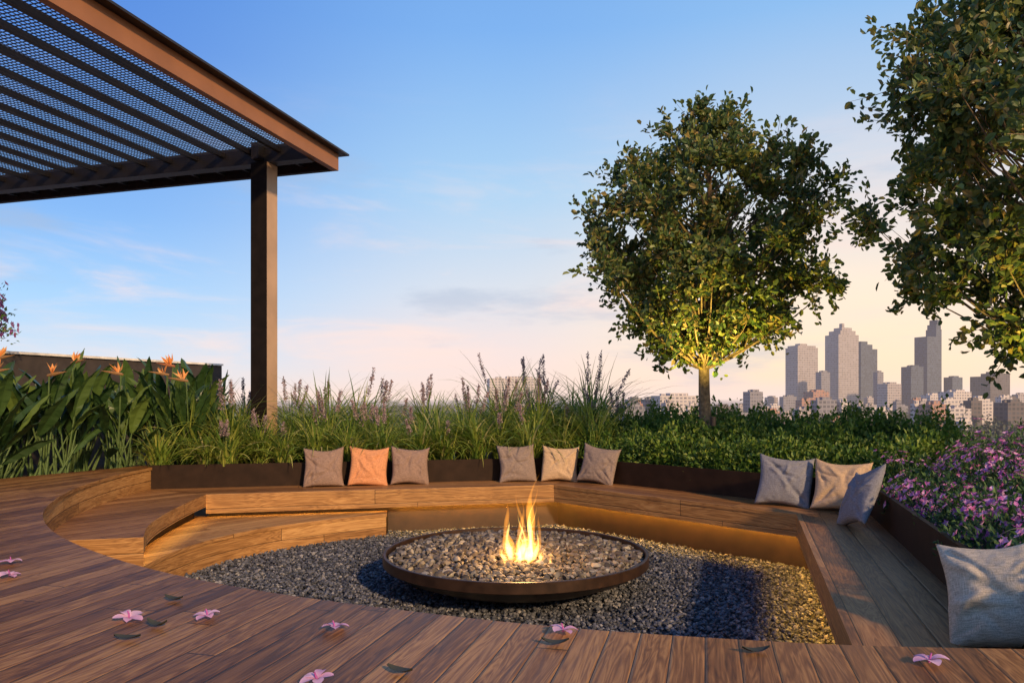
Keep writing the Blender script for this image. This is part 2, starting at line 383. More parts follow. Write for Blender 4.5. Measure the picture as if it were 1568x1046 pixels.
P=np.stack([R.uniform(-3,2.75,86000),R.uniform(2.3,8.7,86000)],1)
P=P[inpoly(P,pit)]; keep=(P[:,1]>3.9)|(R.rand(len(P))<.2); P=P[keep][:42000]
P=np.concatenate([P,(ZG+R.uniform(-.004,.018,len(P)))[:,None]],1)
mb=MB(); rocks(mb,P,R.uniform(.009,.021,len(P)),i1,.7,.2); mb.obj('gravel',[M_gravel],False)

# ---------------------------------------------------------------- fire bowl
cx,cy,zr=.03,5.8,-.2; RB=1.04
fb=empty('fire_bowl',(cx,cy,ZG))
prof=[(.0,-.26),(.45,-.255),(.75,-.21),(.93,-.14),(1.0,-.085),(1.035,-.08),(1.04,-.075),(1.04,-.004),(1.036,0),(1.018,0),(1.014,-.004),(1.012,-.06),(.95,-.07),(.6,-.075),(0,-.08)]
mb=MB(); k=128; th=np.arange(k)*2*np.pi/k
V=np.array([[(cx+r*math.cos(a),cy+r*math.sin(a),zr+z) for a in th] for r,z in prof]).reshape(-1,3)
F=[(i*k+j,i*k+(j+1)%k,(i+1)*k+(j+1)%k,(i+1)*k+j) for i in range(len(prof)-1) for j in range(k)]
mb.add(V,F); o=mb.obj('bowl',[M_bowl],True,fb)
o.data.set_sharp_from_angle(angle=math.radians(35))
mb=MB(); tube(mb,[(cx,cy,ZG-.02),(cx,cy,ZG+.06)],[.42,.42],48); mb.obj('pedestal',[M_dark],False,fb)
n=7500; rr=np.sqrt(R.rand(n))*.985; aa=R.rand(n)*2*np.pi
P=np.stack([cx+rr*np.cos(aa),cy+rr*np.sin(aa),zr-.045+.05*(1-rr**2)+R.uniform(-.012,.018,n)],1)
keepi=[]; grid={}
for i in range(n):
    g=(int(P[i,0]/.05),int(P[i,1]/.05)); ok=True
    for dx in(-1,0,1):
        for dy in(-1,0,1):
            for j in grid.get((g[0]+dx,g[1]+dy),[]):
                if (P[i,0]-P[j,0])**2+(P[i,1]-P[j,1])**2<.025**2: ok=False
    if ok: keepi.append(i); grid.setdefault(g,[]).append(i)
P=P[keepi]
mb=MB(); rocks(mb,P,R.uniform(.017,.036,len(P)),i2,.75,.05); o=mb.obj('stones',[M_pebble],True,fb)
o.data.set_sharp_from_angle(angle=math.radians(28))
def tongue(mb,x,y,z,h,r,lean,phase,m):
    t=np.linspace(0,1,22)
    px=x+lean*t**1.4*h+(.012+.045*h)*np.sin(phase+t*6.5)*t; py=y+.02*np.sin(phase*1.7+t*5)*t; pz=z+h*t
    rad=r*np.clip((t*4+.5),0,1)*(1-t)**1.05*(1+.28*np.sin(phase*2+t*13))+.0006
    tube(mb,np.stack([px,py,pz],1),rad,12,m)
zf=zr-.005
FL=[(.085,0,.66,.058,.10,.3),(-.045,.02,.44,.052,-.13,2),(.03,-.03,.30,.065,.02,4),(-.09,-.02,.16,.034,-.2,1),(.13,.02,.35,.036,.18,5),(.245,-.06,.12,.014,.1,2.2),(.02,.05,.48,.032,.02,3.1),(.17,.0,.15,.028,.3,1.4),(.06,-.02,.54,.028,-.08,5.6),(.11,.03,.58,.024,.02,1.9)]
for nm,mm,kr,kh in(('flame_outer',M_fl1,1,1),('flame_inner',M_fl2,.52,.72)):
    for i,(dx,dy,h,r,l,ph) in enumerate(FL):
        mb=MB(); tongue(mb,cx+.005+dx,5.38+dy,zf,h*kh,r*kr,l,ph,0); mb.obj('%s_%d'%(nm,i+1),[mm],True,fb)
def light(name,typ,loc,e,col,size=.1,parent=None,**k):
    l=bpy.data.lights.new(name,typ); l.energy=e; l.color=col
    if typ in('POINT','SPOT'): l.shadow_soft_size=size
    for a,v in k.items(): setattr(l,a,v)
    o=bpy.data.objects.new(name,l); o.location=loc; COL.objects.link(o)
    if parent: setp(o,parent)
    return o
light('fire_light','POINT',(cx+.05,5.36,.08),26,(1,.5,.16),.09,fb)

# ---------------------------------------------------------------- cushions
def cushion(x,y,z,face,size,mat,tilt=14,roll=0,seed=0,T=.085,hs=1.0):
    r=np.random.RandomState(seed+50); n=48; s=np.linspace(-1,1,n); S,Tt=np.meshgrid(s,s)
    h=size/2
    X=h*S*(1-.09*(1-Tt**2)*(1+.3*r.uniform(-1,1)))+.006*np.sin(3*Tt+r.rand()*6); Z=h*hs*Tt*(1-.10*(1-S**2)*(1+.3*r.uniform(-1,1)))+.006*np.sin(3*S+r.rand()*6)
    Z=Z-.028*(1-S**2)*(Tt>0)*Tt*r.uniform(.4,1.6)
    env=np.clip((1-S**2)*(1-Tt**2),0,1)
    wr=0
    for c in range(17):
        if c<11:
            p0=np.array([r.choice([-1,1])*r.uniform(.75,1),r.choice([-1,1])*r.uniform(.6,1)]); d=-p0+r.normal(0,.45,2)
        else:
            p0=r.uniform(-.6,.6,2); d=r.normal(0,1,2)
        d/=np.linalg.norm(d); al=(S-p0[0])*d[0]+(Tt-p0[1])*d[1]; ac=-(S-p0[0])*d[1]+(Tt-p0[1])*d[0]+.12*np.sin(al*3+c)
        Lc=r.uniform(.5,1.2); wr=wr+r.choice([-1,-1,1])*r.uniform(.008,.018)*np.exp(-(ac/r.uniform(.05,.11))**2)*np.exp(-((al-Lc*.5)/(Lc*.5))**2)
    th=T*env**.40+wr*env**.25*(h/.23)
    top=np.stack([X,-th,Z],2).reshape(-1,3); bot=np.stack([X,T*.8*env**.4,Z],2).reshape(-1,3)
    mb=MB(); q=[(i*n+j,i*n+j+1,(i+1)*n+j+1,(i+1)*n+j) for i in range(n-1) for j in range(n-1)]
    mb.add(top,q); mb.add(bot,[f[::-1] for f in q])
    o=mb.obj('throw_cushion',[mat],True)
    bm=bmesh.new(); bm.from_mesh(o.data); bmesh.ops.remove_doubles(bm,verts=bm.verts,dist=1e-4); bmesh.ops.recalc_face_normals(bm,faces=bm.faces); bm.to_mesh(o.data); bm.free()
    ang=math.atan2(face[1],face[0])+math.pi/2
    o.matrix_world=Matrix.Translation((x,y,z+h*hs*.95))@Matrix.Rotation(ang,4,'Z')@Matrix.Rotation(math.radians(-tilt),4,'X')@Matrix.Rotation(math.radians(roll),4,'Y')
    return o
cushion(-2.14,8.31,0,(.15,-1),.46,F_taupe,14,-2,1)
cushion(-1.65,8.42,0,(.2,-1),.46,F_peach,14,2,2)
cushion(-1.19,8.54,0,(.25,-1),.46,F_taupe,13,3,3)
cushion(.06,8.80,0,(.1,-1),.46,F_grey,14,-3,4)
cushion(.58,8.85,0,(0,-1),.45,F_beige,14,3,5)
cushion(1.02,8.58,0,(-.45,-.9),.47,F_grey,15,9,6)
cushion(2.55,6.83,0,(-.45,-.9),.49,F_blue,16,4,7)
cushion(2.93,6.50,0,(-.5,-.85),.48,F_beige,22,3,8)
cushion(2.72,5.70,0,(-1,.12),.50,F_blue,24,-14,9)
cushion(1.99,2.95,0,(-.80,-.60),.46,F_nat,24,-17,10,.12)

# ---------------------------------------------------------------- pergola
PC=np.array([-2.23,9.4]); pa=unit(np.array([-.96,.28])); pb=unit(np.array([-.28,-.96])); z0=3.92
pg=empty('pergola',(-3.08,9.1,0))
def pbox(mb,s0,s1,t0,t1,za,zb_,m=0):
    c=PC+pa*(s0+s1)/2+pb*(t0+t1)/2
    box(mb,(*c,(za+zb_)/2),(*(pa*(s1-s0)/2),0),(*(pb*(t1-t0)/2),0),(0,0,(zb_-za)/2),m)
mb=MB(); pbox(mb,0,.08,0,9,z0,z0+.21); mb.obj('side_fascia',[M_fascia],False,pg)
mb=MB(); pbox(mb,-.1,.14,-.1,9,z0+.212,z0+.235); pbox(mb,.14,10,-.1,.1,z0+.212,z0+.235); mb.obj('edge_flashing',[M_dark],False,pg)
mb=MB(); pbox(mb,.082,10,0,.07,z0,z0+.21); mb.obj('back_fascia',[M_steel],False,pg)
mb=MB(); pbox(mb,.082,10,.45,.6,z0-.02,z0+.19); mb.obj('cross_beam',[M_dark],False,pg)
mb=MB()
for i in range(24): 
    s=.45+i*.4; pbox(mb,s,s+.05,.602,9,z0+.09,z0+.15)
    pbox(mb,s,s+.04,.072,.448,z0+.06,z0+.15)
mb.obj('purlins',[M_dark],False,pg)
mb=MB()
for i in range(190): 
    t=.62+i*.045; pbox(mb,.082,10,t,t+.009,z0+.16,z0+.166)
for i in range(210):
    s=.1+i*.047; pbox(mb,s,s+.007,.602,9,z0+.168,z0+.173)
for i in range(16):
    t=.075+i*.023; pbox(mb,.082,10,t,t+.014,z0+.16,z0+.166)
mb.obj('mesh_screen',[M_dark],False,pg)
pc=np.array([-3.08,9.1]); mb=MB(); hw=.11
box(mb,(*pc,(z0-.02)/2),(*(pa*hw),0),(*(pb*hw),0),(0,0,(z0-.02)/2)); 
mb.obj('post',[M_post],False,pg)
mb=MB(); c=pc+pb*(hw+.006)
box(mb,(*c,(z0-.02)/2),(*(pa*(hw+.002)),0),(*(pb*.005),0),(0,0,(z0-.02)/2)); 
mb.obj('post_shade_sheet',[M_postshade],False,pg)  # thin dark sheet added over the post's left face to stand in for shade
mb=MB(); c=pc; box(mb,(*c,z0+.1),(*(pa*.05),0),(*(pb*.2),0),(0,0,.1)); mb.obj('post_bracket',[M_dark],False,pg)

# ---------------------------------------------------------------- trees
def tree(name,bx,by,zb,profile,nclump,nleaf,lsize,seed,trunk_r=.06,cr=.3,lean=(0,0)):
    r=np.random.RandomState(seed); mb=MB()
    zt=profile[-1][0]; zs=[p[0] for p in profile]; rs=[p[1] for p in profile]
    z=np.linspace(zb,zt-.3,14); tt=(z-zb)/(zt-zb)
    tx=bx+lean[0]*tt+.04*np.sin(tt*7+seed); ty=by+lean[1]*tt+.04*np.cos(tt*6+seed)
    tube(mb,np.stack([tx,ty,z],1),trunk_r*(1-tt)**.8*(1+.25*np.exp(-tt*25))+.008,10,0)
    C=[];tries=0
    while len(C)<nclump and tries<nclump*60:
        tries+=1
        zz=r.uniform(zs[0]+.1,zs[-1]-.05); Rr=np.interp(zz,zs,rs)
        if r.rand()>Rr/max(rs)+.15: continue
        a=r.rand()*2*np.pi; env=Rr*(1+.16*math.sin(3*a+seed+zz*2.3)+.12*math.sin(5*a-zz*4))
        q=env*(r.uniform(.2,1)**.5)
        c=np.array([np.interp(zz,z,tx)+q*math.cos(a),np.interp(zz,z,ty)+q*math.sin(a),zz])
        if all(np.linalg.norm(c-o)>cr*.62 for o in C): C.append(c)
    ctr=np.array([bx,by,(zs[0]+zs[-1])/2])
    for c in C:
        hd=math.hypot(c[0]-bx,c[1]-by); z1=max(zs[0]-.15,c[2]-hd*.75-.1); z1=min(z1,zt-.5)
        s=np.array([np.interp(z1,z,tx),np.interp(z1,z,ty),z1]); t=np.linspace(0,1,6)[:,None]
        mid=s+(c-s)*np.array([.6,.6,.35])
        pts=(1-t)**2*s+2*t*(1-t)*mid+t*t*c+r.normal(0,.015,(6,3))*(t>0)
        tube(mb,pts,np.linspace(.012+.005*hd,.003,6),5,0)
        rad=cr*r.uniform(.6,1.15); nsub=9; out=unit(c-ctr)
        dens=r.uniform(.6,1.2)
        for k in range(nsub):
            d=unit(r.normal(0,1,3)+out*.8+np.array([0,0,.35])); e=c+d*rad*r.uniform(.6,1.6)
            tube(mb,[c,(c+e)/2+r.normal(0,.02,3),e],[.004,.003,.0015],3,0)
            m=int(nleaf*dens/nsub); tpar=r.uniform(.15,1.05,m)[:,None]; P=c+(e-c)*tpar+r.normal(0,.015+.07*cr,(m,3))
            D=unit(r.normal(0,.7,(m,3))+d*.8+np.array([0,0,.15])); Nn=unit(r.normal(0,.5,(m,3))+out*.6+np.array([0,-.1,.5]))
            L=lsize*r.uniform(.65,1.2,m); leaves6(mb,P,D,Nn,L,L*.62,1)
    o=mb.obj(name,[M_bark,M_leaf],False); return o
tree('ficus_tree',2.4,9.0,.15,[(1.5,.3),(1.75,.7),(2.1,1.08),(2.6,1.36),(3.1,1.28),(3.6,1.05),(3.95,.75),(4.25,.42),(4.5,.12)],170,200,.08,3,.075,.29)
tree('ficus_tree',5.12,6.5,.15,[(1.35,.3),(1.7,.8),(2.1,1.3),(2.5,1.65),(3.0,1.85),(3.4,1.72),(3.9,1.5),(4.4,1.2),(5.1,.7)],210,225,.085,8,.07,.32)

# ---------------------------------------------------------------- lily grasses
def lily(x,y,z,s,seed,nb=150,nsp=3):
    r=np.random.RandomState(seed); mb=MB()
    B=np.stack([r.normal(0,.05*s,nb),r.normal(0,.05*s,nb),np.zeros(nb)],1)
    blades(mb,B,r.uniform(0,2*np.pi,nb),np.abs(r.normal(.2,.2,nb)),r.uniform(.6,2.6,nb),s*r.uniform(.55,1.05,nb),r.uniform(.014,.030,nb),8,0)
    for i in range(nsp):
        a=r.rand()*2*np.pi; tl=abs(r.normal(0,.25)); L=s*r.uniform(.8,1.02)
        t=np.linspace(0,1,6)[:,None]; d=np.array([math.cos(a)*math.sin(tl),math.sin(a)*math.sin(tl),math.cos(tl)])
        pts=t*d*L; tube(mb,pts,[.004,.0035,.003,.003,.002,.001],4,1)
        m=150; tp=r.uniform(.72,1.02,m); P=tp[:,None]*d*L+r.normal(0,.011,(m,3))*(1.25-tp[:,None])*2.8
        leaves(mb,P,r.normal(0,1,(m,3))+d*.9,r.normal(0,1,(m,3)),r.uniform(.016,.034,m),.018,2)
    o=mb.obj('lily_grass',[M_grass,M_stem,M_spike],False); o.location=(x,y,z); o.rotation_euler[2]=r.rand()*6
    return o
def Lb(x): return 8.20+(x+3.33)*.234
sd=100
for row,(dy,st,sc) in enumerate([(.25,.38,.74),(.62,.42,1.02),(1.1,.48,1.24),(1.7,.55,1.28)]):
    x=-3.95+.1*row
    while x<1.4-.2*row+ (.6 if row>=2 else 0):
        sd+=1; s=sc*random.uniform(.74,1.15)
        if row>0 and -1.6<x<-.7: s*=.86
        if x>-.4 and row>0: s*=1.12
        y=Lb(min(x,.7))+dy+random.uniform(-.16,.16)
        if not(abs(x+3.08)<.2 and abs(y-9.1)<.2): lily(x,y,.17,s,sd,random.randint(130,200),random.choice([0,1,2,4]) if row else random.choice([0,0,1,2]))
        x+=st*random.uniform(.7,1.25)
lily(2.42,2.95,.17,.55,777,60,0)
# ---------------------------------------------------------------- bird of paradise
def paddle(mb,base,az,tilt,stalk,LL,W,r,m=0):
    d=np.array([math.cos(az)*math.sin(tilt),math.sin(az)*math.sin(tilt),math.cos(tilt)])
    t=np.linspace(0,1,5)[:,None]; e=base+d*stalk+np.array([math.cos(az),math.sin(az),0])*.04
    pts=base+(e-base)*t; tube(mb,pts,[.013,.011,.009,.008,.006],5,1)
    seg=12; t=np.linspace(0,1,seg+1); th=tilt+.1+r.uniform(.3,1.2)*t**1.5
    ds=LL/seg; rr=np.concatenate([[0],np.cumsum(np.sin(th[:-1])*ds)]); zz=np.concatenate([[0],np.cumsum(np.cos(th[:-1])*ds)])
    C=np.stack([e[0]+rr*math.cos(az),e[1]+rr*math.sin(az),e[2]+zz],1)
    tw=r.uniform(-.8,.8); S0=np.array([-math.sin(az),math.cos(az),0]); 
    w=W*.5*np.sin(np.pi*np.clip(t*.93+.05,0,1))**.85*(1-t*.15); w[-1]=.001
    T=unit(np.gradient(C,axis=0)); S=unit(S0*math.cos(tw)+np.cross(T,S0)*math.sin(tw)); U=np.cross(S,T)
    wav=.006*np.sin(t*23+r.rand()*6)
    Lf=C-S*w[:,None]+U*(w*.45+wav)[:,None]; Rt=C+S*w[:,None]+U*(w*.45-wav)[:,None]
    V=np.stack([Lf,C,Rt],1).reshape(-1,3); F=[]
    for i in range(seg): F+=[(i*3,i*3+1,i*3+4,i*3+3),(i*3+1,i*3+2,i*3+5,i*3+4)]
    mb.add(V,F,m)
def strel(x,y,z,h,seed,nl=16,nfl=1):
    r=np.random.RandomState(seed); mb=MB()
    for i in range(nl):
        paddle(mb,np.array([r.normal(0,.08),r.normal(0,.08),0]),r.rand()*2*np.pi,abs(r.normal(.25,.22)),h*r.uniform(.22,.64),h*r.uniform(.36,.52),h*r.uniform(.085,.13),r)
    for i in range(nfl):
        a=r.uniform(-.6,.6); tl=r.uniform(.03,.2); L=h*r.uniform(.90,1.0)
        e=np.array([math.cos(a)*math.sin(tl)*L,-.2-.12*r.rand(),math.cos(tl)*L]); t=np.linspace(0,1,5)[:,None]
        tube(mb,t*e,.009,5,1)
        sg=r.choice([-1,1]); fd=unit(np.array([sg,r.uniform(-.4,.2),.18]))
        tube(mb,[e-fd*.02,e+fd*.05,e+fd*.12,e+fd*.21],[.012,.019,.013,.001],6,3)
        m=5; D=np.array([fd*(.95-.30*k)+np.array([r.normal(0,.12),r.normal(0,.2),.75]) for k in range(m)])
        leaves(mb,np.repeat((e+fd*.03)[None],m,0),D,r.normal(0,1,(m,3)),r.uniform(.10,.16,m),.045,2)
        leaves(mb,(e+fd*.03)[None],np.array([[fd[0],fd[1],.5]]),np.array([[0,0,1.]]),.1,.02,3)
    o=mb.obj('bird_of_paradise',[M_strel,M_stem,M_orange,M_beak],False); o.location=(x,y,z); return o
for i,(x,y,h,nf_) in enumerate([(-5.1,7.0,1.15,1),(-5.55,7.9,1.3,1),(-4.85,7.6,1.15,1),(-5.0,8.4,1.3,1),(-4.5,8.35,1.15,1),(-4.2,8.85,1.25,2),(-4.75,9.2,1.35,0),(-5.6,6.7,1.15,0),(-5.9,7.4,1.25,0),(-3.85,8.75,1.1,1),(-5.4,8.9,1.35,0),(-4.35,9.5,1.35,0),(-5.25,7.5,1.2,1),(-4.0,9.4,1.35,0)]):
    strel(x,y,.16,h,300+i,26,nf_)
def shrub(name,mounds,nl,ls,mat,flowers=None,fs=.02,seed=0,shell=.6,fl_n=0,wr=.5,topbias=.0,mats=None):
    r=np.random.RandomState(seed); mb=MB()
    mounds=np.array(mounds,float); vol=(mounds[:,3]*mounds[:,4])**1.0; pr=vol/vol.sum()
    def samp(n,inn):
        k=r.choice(len(mounds),n,p=pr); d=unit(r.normal(0,1,(n,3))); d[:,2]=np.abs(d[:,2])*1.0-.15*(r.rand(n)<.3)
        d=unit(d); rad=np.where(r.rand(n)<shell,r.uniform(.84,1.08,n),r.uniform(inn,.95,n))
        bump=1+.10*np.sin(d[:,0]*11+k)+.10*np.sin(d[:,1]*10+k*2)+.05*np.sin(d[:,2]*25+k)
        c=mounds[k]; P=np.stack([c[:,0]+d[:,0]*c[:,3]*rad*bump,c[:,1]+d[:,1]*c[:,3]*rad*bump,c[:,2]+d[:,2]*c[:,4]*rad*bump],1)
        return P,d,k
    P,d,k=samp(nl,.45)
    D=unit(d*.8+r.normal(0,.6,(nl,3))+np.array([0,0,.35])); Nn=unit(r.normal(0,.5,(nl,3))+np.array([0,0,.6])+d*.3)
    L=ls*r.uniform(.6,1.3,nl); leaves(mb,P,D,Nn,L,L*wr,0)
    if fl_n:
        Pc,dc,kc=samp(fl_n,.9)
        cl=np.sin(Pc[:,0]*9+1)+np.sin(Pc[:,1]*8)+np.sin(Pc[:,2]*11+Pc[:,0]*4)
        q=(dc[:,2]>topbias)&(cl>-.3+r.normal(0,.5,len(cl))); Pc,dc=Pc[q],dc[q]
        Pc=Pc+dc*.03
        for j in range(5):
            m=len(Pc); a=j*2*np.pi/5+r.uniform(-.2,.2,m)
            X=unit(np.cross(dc,np.array([0,.3,1.]))); Y=np.cross(dc,X)
            D=X*np.cos(a)[:,None]+Y*np.sin(a)[:,None]+dc*.35
            Lf=fs*r.uniform(.7,1.3,m); leaves(mb,Pc,D,dc,Lf,Lf*.8,1)
    return mb.obj(name,mats or [mat,M_pink],False)
shrub('bougainvillea',[(-6.34,8.3,1.75,.5,.72),(-6.7,8.0,1.2,.6,.9)],5000,.05,M_hedge,fs=.045,seed=5,fl_n=1500)
hd=[]
u0=np.array([.75,9.35]); u1=np.array([3.55,6.75]); nr=np.array([.736,.676]); r_=np.random.RandomState(11)
for i in range(15):
    t=i/14
    for w in (.10,.6,1.15,1.7):
        c=u0+(u1-u0)*t+nr*(w+r_.uniform(-.1,.1)); hh=(.38+.28*min(1,w/.9))*(1.0-.10*t)*r_.uniform(.78,1.15)
        hd.append((c[0],c[1],.15,r_.uniform(.24,.36),hh))
h1=shrub('box_hedge',hd,85000,.052,M_hedge,seed=21,shell=.7,wr=.6)
hd=[];u0=np.array([3.5,6.55]);dirv=np.array([-.305,-.952]);nr=np.array([.952,-.305])
M_hedge2=island('shrub_leaf',[(0,(.03,.08,.026)),(.5,(.07,.15,.05)),(1,(.14,.24,.07))],.5,.25,.4,5)
for i in range(11):
    for w in (.05,.5,1.0,1.6,2.2):
        c=u0+dirv*i*.42+nr*(w+r_.uniform(-.08,.08)); hh=(.27+.24*min(1,w/.6))*r_.uniform(.8,1.15)
        hd.append((c[0],c[1],.14,r_.uniform(.26,.36),hh))
shrub('pink_flowering_shrub',hd,75000,.040,M_hedge2,seed=33,shell=.7,wr=.45,fl_n=12500,fs=.028,topbias=.2)

# ---------------------------------------------------------------- fallen flowers & leaves on deck
def ffl(x,y,s,seed):
    r=np.random.RandomState(seed); mb=MB()
    for j in range(5):
        a=j*2*np.pi/5+r.uniform(-.2,.2); seg=6; t=np.linspace(0,1,seg+1); L=s*.5*r.uniform(.85,1.15)
        w=L*.36*np.sin(np.pi*np.clip(t**1.3*.86+.07,0,1))**.8; up=.55*t-.5*t**2
        c=np.stack([np.cos(a)*t*L,np.sin(a)*t*L,.006+up*L*r.uniform(.6,1.8)],1); S=np.array([-math.sin(a),math.cos(a),0])
        V=np.stack([c-S*w[:,None]+[0,0,.004],c,c+S*w[:,None]+[0,0,.004]],1).reshape(-1,3)
        F=[]
        for i in range(seg): F+=[(i*3,i*3+1,i*3+4,i*3+3),(i*3+1,i*3+2,i*3+5,i*3+4)]
        mb.add(V,F,0)
    tube(mb,[(0,0,.004),(.004,0,.02),(.008,.004,.03)],[.004,.003,.002],5,1)
    o=mb.obj('fallen_blossom',[M_fallen,M_pink],True); o.location=(x,y,ZD+.004); o.rotation_euler=(r.uniform(-.15,.15),r.uniform(-.15,.15),r.rand()*6)
for i,(x,y) in enumerate([(-2.13,3.10),(-1.31,2.5),(-1.05,2.52),(-.58,2.39),(.165,2.36),(1.19,2.086),(-.52,1.955),(-2.3,3.35)]): ffl(x,y,.094,i+3)
for i,(x,y) in enumerate([(-1.27,2.745),(-1.18,2.43),(-1.21,2.3),(.133,2.25),(.727,2.18),(-.31,2.02)]):
    r=np.random.RandomState(i+60); mb=MB(); t=np.linspace(0,1,7); L=.085; w=.018*np.sin(np.pi*np.clip(t,0.02,1))**.8+.0005
    c=np.stack([t*L-L/2,t*0,.004+.02*(t-.5)**2*4*r.uniform(.4,1)],1); S=np.array([0,1,0])
    V=np.stack([c-S*w[:,None]+[0,0,.006],c,c+S*w[:,None]+[0,0,.006]],1).reshape(-1,3); F=[]
    for k in range(6): F+=[(k*3,k*3+1,k*3+4,k*3+3),(k*3+1,k*3+2,k*3+5,k*3+4)]
    mb.add(V,F); o=mb.obj('fallen_leaf',[M_deadleaf],True); o.location=(x,y,ZD+.002); o.rotation_euler[2]=r.uniform(-.5,.5)

# ---------------------------------------------------------------- distant city
g=MB(); g.add([(-40000,-40000,-30),(40000,-40000,-30),(40000,40000,-30),(-40000,40000,-30)],[(0,1,2,3)]); g.obj('ground',[plain('distant_ground',(.26,.25,.24),1,0,.3,.01)],False)  # ground colour paled to carry distance haze
def cityscape(name,wall,glass,fz=3.6,fh=3.4,vz=.45,vh=.3):
    m,nt,b=newmat(name); tc=N(nt,'ShaderNodeTexCoord'); sp=N(nt,'ShaderNodeSeparateXYZ'); nt.links.new(tc.outputs['Object'],sp.inputs[0])
    h=math_(nt,'ADD',sp.outputs[0],sp.outputs[1])
    a=math_(nt,'GREATER_THAN',math_(nt,'FRACT',math_(nt,'DIVIDE',sp.outputs[2],fz)),vz); c=math_(nt,'GREATER_THAN',math_(nt,'FRACT',math_(nt,'DIVIDE',h,fh)),vh)
    msk=math_(nt,'MULTIPLY',a,c)
    gm=N(nt,'ShaderNodeNewGeometry'); s2=N(nt,'ShaderNodeSeparateXYZ'); nt.links.new(gm.outputs['Normal'],s2.inputs[0])
    msk=math_(nt,'MULTIPLY',msk,math_(nt,'LESS_THAN',s2.outputs[2],.5))
    fl=math_(nt,'FLOOR',math_(nt,'DIVIDE',sp.outputs[2],fz)); fh_=math_(nt,'FLOOR',math_(nt,'DIVIDE',h,fh))
    cvx=N(nt,'ShaderNodeCombineXYZ'); nt.links.new(fl,cvx.inputs[0]); nt.links.new(fh_,cvx.inputs[1])
    wn=N(nt,'ShaderNodeTexWhiteNoise',noise_dimensions='2D'); nt.links.new(cvx.outputs[0],wn.inputs['Vector'])
    gl=mixc(nt,wn.outputs[0],tuple(v*.55 for v in glass),tuple(v*1.25 for v in glass))
    nt.links.new(mixc(nt,msk,wall,gl),b.inputs['Base Color']); b.inputs['Roughness'].default_value=.6; b.inputs['Specular IOR Level'].default_value=.3
    return m
C_pale=cityscape('pale_facade',(.38,.33,.31),(.20,.19,.21)); C_white=cityscape('white_facade',(.52,.46,.42),(.23,.22,.24),3.2,4,.5,.35)  # city facade colours paled, distance haze put into the base colour
C_grey=cityscape('grey_facade',(.22,.21,.23),(.14,.14,.17)); C_glass=cityscape('glass_facade',(.085,.10,.14),(.06,.08,.115),3.6,2.5,.3,.15)
C_brick=cityscape('brick_facade',(.36,.20,.15),(.20,.16,.16),3.2,4,.5,.4); C_brown=cityscape('brown_facade',(.12,.10,.10),(.08,.08,.09),3.4,4,.4,.3)
def bld(name,u0,u1,vt,D,mat,parts=None,rot=.35,depth=None):
    k=D/1120; X=((u0+u1)/2-784)*k; w=(u1-u0)*k; H=1+(610-vt)*k+30
    sc=w/(math.cos(rot)+math.sin(rot)*.7); dp=sc*.7
    mb=MB(); 
    def b(cx_,cy_,ww,dd,z0_,z1): box(mb,(cx_,cy_,(z0_+z1)/2),(ww/2,0,0),(0,dd/2,0),(0,0,(z1-z0_)/2))
    if parts is None:
        b(0,0,sc,dp,0,H); b(sc*.1,0,sc*.5,dp*.5,H,H+max(2.5,H*.035)); b(-sc*.3,0,sc*.12,dp*.2,H,H+2)
    else:
        for (fx0,fx1,fy,fz0,fz1) in parts: b((fx0+fx1)/2*sc,0,(fx1-fx0)*sc,dp*fy,H*fz0,H*fz1)
    o=mb.obj(name,[mat],False); o.location=(X,D,-30); o.rotation_euler[2]=rot; return o
bld('office_tower',1205,1250,530,1200,C_pale,[(-.5,.5,1,0,.97),(-.44,.44,.85,.97,1.0),(-.2,.15,.4,1,1.03)])
bld('office_tower',1266,1312,500,1250,C_pale,[(-.5,.5,1,0,.9),(-.36,.4,.85,.9,.945),(-.2,.3,.6,.945,.98),(-.06,.06,.2,.98,1.03)])
bld('glass_tower',1303,1341,524,1300,C_glass,[(-.5,-.1,1,0,1),(-.1,.2,1,0,.96),(.2,.5,1,0,.9)])
bld('glass_tower',1403,1441,490,1250,C_glass,[(-.5,.15,1,0,.82),(.15,.5,.8,0,.9),(.2,.5,.7,.9,.95),(.3,.5,.6,.95,1.0)])
bld('office_tower',1382,1412,562,1150,C_glass)
bld('office_block',1250,1270,570,1150,C_grey); bld('office_block',1338,1352,570,1150,C_grey); bld('office_block',1345,1378,588,1050,C_pale)
bld('office_block',1490,1545,572,1100,C_brown,[(-.5,-.1,1,0,.93),(-.1,.5,.8,0,1.0),(.0,.3,.5,1,1.04)]); bld('office_block',1447,1472,578,1250,C_glass); bld('brick_building',1232,1268,600,850,C_brick)
bld('apartment_building',1440,1484,600,850,C_white); bld('apartment_building',1139,1167,600,800,C_grey); bld('apartment_building',745,828,580,900,C_white,rot=.1)
bld('apartment_building',1412,1440,605,900,C_white); bld('apartment_building',1000,1062,606,700,C_white,rot=.15)
rr_=random.Random(5)
for i in range(230):
    u=rr_.uniform(930,1640); D=rr_.uniform(480,1700); w=rr_.uniform(8,26)*min(1.6,900/D); vt=rr_.uniform(604,636) + max(0,(700-D)*.05)
    if u<1180: vt+=4
    bld('apartment_building' if i%3 else 'office_block',u-w/2,u+w/2,vt,D,rr_.choice([C_white,C_white,C_pale,C_pale,C_grey,C_brick,C_brown]),rot=rr_.uniform(.05,.5))
mb=MB(); r=np.random.RandomState(9)
for i in range(1600):
    D=r.uniform(260,1900); X=(r.uniform(300,1700)-784)/1120*D; h=r.uniform(8,17)*(1.1 if D>500 else .9); m=60
    d=unit(r.normal(0,1,(m,3))); P=np.array([X,D,-30+h*.6])+d*np.array([h*.55,h*.55,h*.42])*r.uniform(.5,1,(m,1))
    leaves(mb,P,unit(d+r.normal(0,.8,(m,3))),d,r.uniform(1.6,3.4,m),2.4,0)
